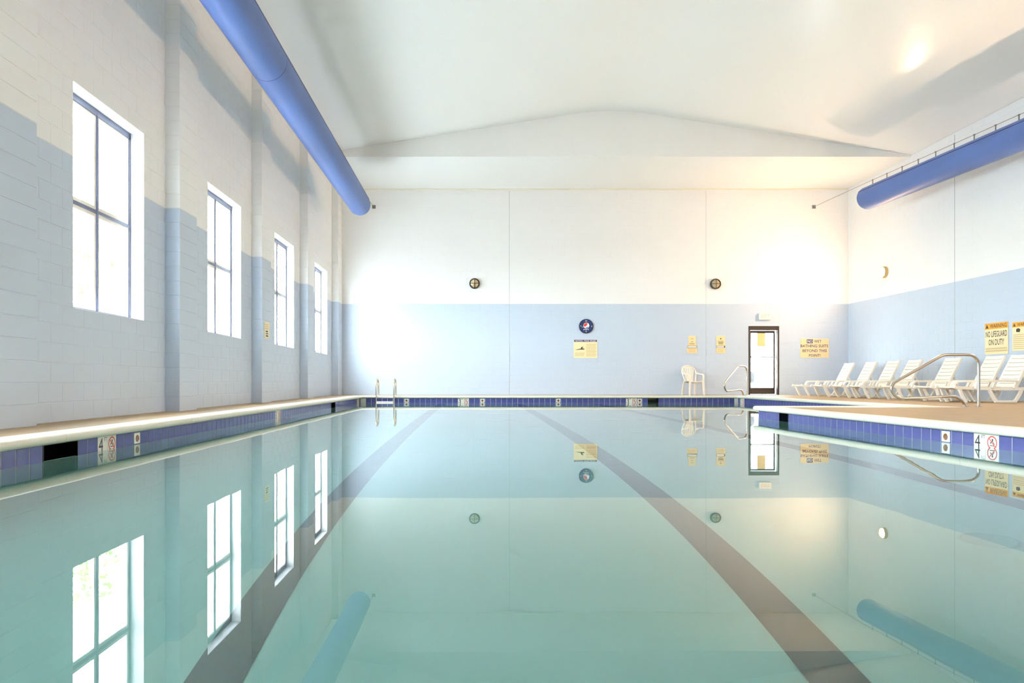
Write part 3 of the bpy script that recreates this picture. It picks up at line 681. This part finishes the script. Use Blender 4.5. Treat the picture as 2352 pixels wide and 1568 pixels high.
mb = MB(); add_text(mb, 'pepsi', 0.0, -0.105, 0.08, -0.030, 0.008, width=0.165, fit_h=0.05); add_text(mb, '12', 0, 0.165, 0.05, -0.030, 0.012, width=0.055, fit_h=0.045)
add_text(mb, '6', 0, -0.165, 0.05, -0.030, 0.012, width=0.032, fit_h=0.045); add_text(mb, '3', 0.17, -0.005, 0.05, -0.030, 0.012, width=0.03, fit_h=0.045); add_text(mb, '9', -0.165, 0.0, 0.05, -0.030, 0.012, width=0.03, fit_h=0.045)
mb.build('numerals', 'printwhite', ck)
mb = MB()
for q in range(12):
    if q % 3: mb.disc((0.17 * math.cos(R(30 * q)), -0.030, 0.17 * math.sin(R(30 * q))), 0.009, 8)
mb.build('hour_dots', 'globeblue', ck)
MB().poly([(0.0, 0.0), (0.003, 0.008), (-0.132, -0.03), (-0.135, -0.04)], -0.034).build('minute_hand', 'printwhite', ck)
MB().poly([(0.0, -0.004), (0.0, 0.008), (-0.08, -0.018), (-0.08, -0.028)], -0.033).build('hour_hand', 'printwhite', ck)

# ------------------------------------------------------------------ rails and ladder
rail_pts = [(0, 0), (0, 0.35), (0, 0.68), (0.02, 0.775), (0.09, 0.842), (0.19, 0.862), (0.38, 0.862), (0.56, 0.858), (0.66, 0.825), (0.93, 0.67), (1.36, 0.425), (1.43, 0.365), (1.452, 0.30), (1.43, 0.235), (1.375, 0.175), (1.283, 0.14), (1.1, 0.142), (0.75, 0.157), (0.46, 0.170), (0.375, 0.155), (0.29, 0.105), (0.235, 0.04), (0.215, 0.0)]
RAILM = MB().tube(spline([(-a_, 0, z_) for a_, z_ in rail_pts], 5), 0.024, 12).mesh('rail_tube', 'steel', True)
_pl = MB().tube([(0, 0, 0.0), (0, 0, 0.008), (0, 0, 0.014)], [0.055, 0.055, 0.04], 18); PLM = _pl.mesh('floor_plate', 'steel', True)
for (loc, rz, lab) in (((8.42, 11.76, 0.003), 0, 'bent stainless grab rail in front of the loungers, nearest the camera'), ((8.10, 20.92, 0.003), R(45), 'bent stainless grab rail at the far corner beside the glass door')):
    t = tag(empty('grab_rail', loc, rz), lab, 'handrail', 'pool entry grab rails')
    put('rail_tube', RAILM, t); put('floor_plate', PLM, t); put('floor_plate', PLM, t, (-0.215, 0, 0))
lad = tag(empty('pool_ladder', (-2.545, PYF, 0)), 'white topped pool ladder at the far left corner of the pool', 'ladder')
lp = [(-0.10, -1.05), (-0.10, -0.6), (-0.095, -0.2), (-0.085, 0.15), (-0.06, 0.36), (0.0, 0.455), (0.12, 0.492), (0.26, 0.46), (0.36, 0.36), (0.40, 0.18), (0.41, 0.003)]
LRM = MB().tube(spline([(0, y_, z_) for y_, z_ in lp], 5), 0.024, 12).mesh('ladder_rail', 'steel', True)
for sx in (-0.255, 0.255):
    r_ = put('ladder_rail', LRM, lad, (sx, 0, 0)); put('floor_plate', PLM, r_, (0, 0.41, 0.003))
for z_ in (-0.165, -0.44, -0.72): MB().box(-0.235, 0.235, -0.15, -0.05, z_ - 0.03, z_ + 0.012, 0, 0.01).build('tread', 'plastic', lad)

# ------------------------------------------------------------------ chaise loungers
def make_lounger():
    """local: +x = head end (toward the wall), foot at x=0, y across, z up"""
    t = empty('chaise_lounge'); hw = 0.29
    def ribbon(path, w_, th, y0, nm):
        # path in xz swept with rectangular section, centred on y0 with width w_ across y and thickness th
        P = [Vector((p[0], 0, p[1])) for p in path]; vs = []
        for i, p in enumerate(P):
            d_ = (P[min(i + 1, len(P) - 1)] - P[max(i - 1, 0)]).normalized(); n_ = Vector((-d_.z, 0, d_.x))
            for (sy, sn) in ((-1, -1), (1, -1), (1, 1), (-1, 1)): q = p + n_ * sn * th / 2; vs.append((q.x, y0 + sy * w_ / 2, q.z))
        k = len(P); fs = [(4 * i + j, 4 * i + (j + 1) % 4, 4 * i + 4 + (j + 1) % 4, 4 * i + 4 + j) for i in range(k - 1) for j in range(4)] + [(3, 2, 1, 0), (4 * k - 4, 4 * k - 3, 4 * k - 2, 4 * k - 1)]
        return MB().add(vs, fs)
    for s in (-1, 1):
        ribbon([(0.0, 0.315), (0.03, 0.30), (0.35, 0.285), (0.9, 0.275), (1.5, 0.275)], 0.045, 0.06, s * (hw - 0.01), 'side').build('side_rail', 'plastic', t)
        ribbon(spline([(0.40, 0, 0.28), (0.41, 0, 0.35), (0.45, 0, 0.405), (0.53, 0, 0.425), (0.9, 0, 0.43), (1.22, 0, 0.425)], 3) and [(p.x, p.z) for p in spline([(0.40, 0, 0.28), (0.41, 0, 0.35), (0.45, 0, 0.405), (0.53, 0, 0.425), (0.9, 0, 0.43), (1.22, 0, 0.425)], 3)], 0.055, 0.038, s * (hw + 0.03), 'arm').build('armrest', 'plastic', t)
        ribbon([(0.74, 0.29), (0.80, 0.42)], 0.04, 0.04, s * (hw + 0.025), 'strut').build('arm_strut', 'plastic', t)
        ribbon([(1.16, 0.28), (1.22, 0.425)], 0.04, 0.045, s * (hw + 0.025), 'strut').build('arm_strut', 'plastic', t)
        ribbon([(0.10, 0.29), (0.16, 0.14), (0.24, 0.0)], 0.05, 0.045, s * (hw - 0.015), 'leg').build('front_leg', 'plastic', t)
        lg = ribbon([(0.68, 0.28), (0.74, 0.16), (0.80, 0.06), (0.84, 0.022)], 0.05, 0.05, s * (hw - 0.005), 'leg')
        q = ribbon([(1.34, 0.28), (1.29, 0.16), (1.23, 0.06), (1.19, 0.022)], 0.05, 0.05, s * (hw - 0.005), 'leg'); lg.add(q.v, q.f)
        lg.box(0.80, 1.23, s * (hw - 0.005) - 0.028, s * (hw - 0.005) + 0.028, 0.0, 0.045, 0, 0.006); lg.build('sled_leg', 'plastic', t)
        ribbon([(1.24, 0.28), (1.40, 0.62), (1.575, 0.945)], 0.045, 0.045, s * (hw - 0.045), 'stile').build('back_stile', 'plastic', t)
        ribbon([(1.40, 0.56), (1.50, 0.36), (1.49, 0.28)], 0.03, 0.03, s * (hw - 0.07), 'prop').build('back_prop', 'plastic', t)
    def slat(wd, ln, dip, th=0.016):
        n = 6; vs = []
        for i in range(n + 1):
            y = -wd / 2 + wd * i / n; z = -dip * (1 - (2 * i / n - 1) ** 2)
            for (x, zz) in ((-ln / 2, 0), (ln / 2, 0), (ln / 2, -th), (-ln / 2, -th)): vs.append((x, y, z + zz))
        return MB().add(vs, [(4 * i + j, 4 * i + (j + 1) % 4, 4 * i + 4 + (j + 1) % 4, 4 * i + 4 + j) for i in range(n) for j in range(4)] + [(0, 1, 2, 3), (4 * n + 3, 4 * n + 2, 4 * n + 1, 4 * n)])
    sm = slat(2 * hw - 0.05, 0.092, 0.014).mesh('seat_slat', 'plastic', True)
    for k in range(11): put('seat_slat', sm, t, (0.085 + 0.107 * k, 0, 0.318 - 0.012 * min(k, 4) / 4))
    bm = slat(2 * hw - 0.07, 0.0785, 0.016, 0.03).mesh('back_slat', 'plastic', True)
    a_ = math.atan2(0.665, 0.335)
    for k in range(8):
        f = (k + 0.45) / 8; o = put('back_slat', bm, t, (1.235 + 0.338 * f - 0.024, 0, 0.30 + 0.665 * f + 0.012)); o.rotation_euler = (0, -a_, 0)
    return t
L0 = make_lounger()
LY = [20.8, 19.65, 18.6, 17.7, 16.3, 14.98, 14.27]
LL = ['white slatted plastic chaise lounge nearest the far corner of the room', 'white slatted chaise lounge, second from the far corner', 'white slatted chaise lounge, third from the far corner',
      'white slatted chaise lounge just left of the near grab rail loop', 'white slatted chaise lounge framed inside the near grab rail loop', 'white slatted chaise lounge right of the grab rail, below the lifeguard sign', 'white slatted chaise lounge cut by the right picture edge']
for i, y in enumerate(LY):
    o = L0 if i == 0 else copy_tree(L0)
    o.location = (9.53, y, 0); tag(o, LL[i], 'lounger', 'white chaise lounges along the right wall')

# ------------------------------------------------------------------ moulded plastic chair
pc = tag(empty('plastic_chair', (6.72, 21.62, 0.0), R(13)), 'white moulded plastic armchair with a fan back against the far wall', 'chair'); pc.scale = (0.87, 0.9, 1.0)
def sweep(pts, w_, th, ref):
    # rectangular section: w_ along ref direction, th along the other
    P = [Vector(p) for p in pts]; vs = []; ref = Vector(ref)
    ws = w_ if isinstance(w_, (list, tuple)) else [w_] * len(P)
    for i, p in enumerate(P):
        d_ = (P[min(i + 1, len(P) - 1)] - P[max(i - 1, 0)]).normalized(); a_ = (ref - d_ * ref.dot(d_)).normalized(); b_ = d_.cross(a_)
        for (sa, sb) in ((-1, -1), (1, -1), (1, 1), (-1, 1)): vs.append(p + a_ * sa * ws[i] / 2 + b_ * sb * th / 2)
    k = len(P)
    return MB().add(vs, [(4 * i + j, 4 * i + (j + 1) % 4, 4 * i + 4 + (j + 1) % 4, 4 * i + 4 + j) for i in range(k - 1) for j in range(4)] + [(3, 2, 1, 0), (4 * k - 4, 4 * k - 3, 4 * k - 2, 4 * k - 1)])
# local: faces -y
seat = MB(); n = 8
for i in range(n + 1):
    x = -0.225 + 0.45 * i / n; dz = -0.018 * (1 - (2 * i / n - 1) ** 2)
    for (y, z) in ((-0.24, -0.015), (-0.22, 0.0), (0.2, -0.02), (0.2, -0.045), (-0.22, -0.03)): seat.v.append((x * (1.05 if y < 0 else 0.9), y, 0.43 + z + dz))
for i in range(n):
    for j in range(5): seat.f.append((5 * i + j, 5 * i + (j + 1) % 5, 5 * i + 5 + (j + 1) % 5, 5 * i + 5 + j)); seat.m.append(0)
seat.build('seat', 'plastic', pc, True)
by = lambda z: 0.19 + 0.16 * (z - 0.42) / 0.5
arch = [(-0.20, 0.42), (-0.235, 0.55), (-0.265, 0.66), (-0.26, 0.76), (-0.20, 0.855), (-0.10, 0.90), (0.0, 0.912), (0.10, 0.90), (0.20, 0.855), (0.26, 0.76), (0.265, 0.66), (0.235, 0.55), (0.20, 0.42)]
ap = spline([(x, by(z) - 0.25 * x * x, z) for x, z in arch], 4)
sweep(ap, 0.05, 0.022, (0, 1, 0.2)).build('back_rim', 'plastic', pc, True)
MB().add([(-0.2, by(0.84), 0.83), (0.2, by(0.84), 0.83), (0.21, by(0.85), 0.85), (0.1, by(0.9), 0.905), (-0.1, by(0.9), 0.905), (-0.21, by(0.85), 0.85)] + [(-0.2, by(0.84) + .015, 0.83), (0.2, by(0.84) + .015, 0.83), (0.21, by(0.85) + .015, 0.85), (0.1, by(0.9) + .015, 0.905), (-0.1, by(0.9) + .015, 0.905), (-0.21, by(0.85) + .015, 0.85)], [(0, 1, 2, 3, 4, 5), (11, 10, 9, 8, 7, 6), (0, 6, 7, 1)]).build('top_panel', 'plastic', pc)
for k in range(6):
    f = -1 + 2 * k / 5; pts = [(f * 0.10, by(0.43), 0.42), (f * 0.12, by(0.55), 0.55), (f * 0.165, by(0.7), 0.70), (f * 0.205, by(0.84), 0.85 - 0.03 * abs(f))]
    sweep(spline(pts, 3), [0.036 + 0.0012 * i for i in range(10)], 0.014, (1, 0, 0)).build('back_rib', 'plastic', pc, True)
for s in (-1, 1):
    sweep(spline([(s * 0.265, by(0.69), 0.70), (s * 0.285, 0.10, 0.655), (s * 0.29, -0.08, 0.645), (s * 0.285, -0.19, 0.62), (s * 0.275, -0.225, 0.55), (s * 0.262, -0.235, 0.42)], 4), 0.05, 0.022, (1, 0, 0.05)).build('armrest', 'plastic', pc, True)
    sweep([(s * 0.25, -0.235, 0.44), (s * 0.265, -0.25, 0.2), (s * 0.28, -0.265, 0.0)], [0.075, 0.06, 0.045], 0.035, (1, 0, 0)).build('leg', 'plastic', pc)
    sweep([(s * 0.21, 0.19, 0.44), (s * 0.235, 0.25, 0.2), (s * 0.255, 0.29, 0.0)], [0.075, 0.06, 0.045], 0.035, (1, 0, 0)).build('leg', 'plastic', pc)

# ------------------------------------------------------------------ trees outside the left windows
def tree(x, y, h_, rr, label):
    t = tag(empty('garden_tree', (x, y, -0.35)), label, 'tree', 'trees outside the left windows')
    MB().tube([(0, 0, 0), (0.05, 0, h_ * 0.4), (0, 0.1, h_ * 0.8)], [0.16, 0.12, 0.05], 8).build('trunk', 'bark', t, True)
    mb = MB()
    for i in range(1400):
        v = Vector((random.gauss(0, 1), random.gauss(0, 1), random.gauss(0, 1))).normalized() * (random.random() ** 0.45)
        c_ = Vector((v.x * rr, v.y * rr, h_ * 0.66 + v.z * h_ * 0.36)); s_ = 0.10 + 0.10 * random.random()
        a_ = Vector((random.gauss(0, 1), random.gauss(0, 1), random.gauss(0, 1))).normalized(); b_ = a_.orthogonal().normalized()
        mb.add([c_ - a_ * s_, c_ + b_ * s_ * 0.5, c_ + a_ * s_, c_ - b_ * s_ * 0.5], [(0, 1, 2, 3)])
    tag(mb.build('foliage', 'leaf', t), kind='stuff')
tree(-11.5, 14.5, 6.0, 1.9, 'leafy tree outside, seen in the reflection of the nearest window')
tree(-12.5, 22.5, 6.5, 2.1, 'leafy tree outside, farther along past the second window')
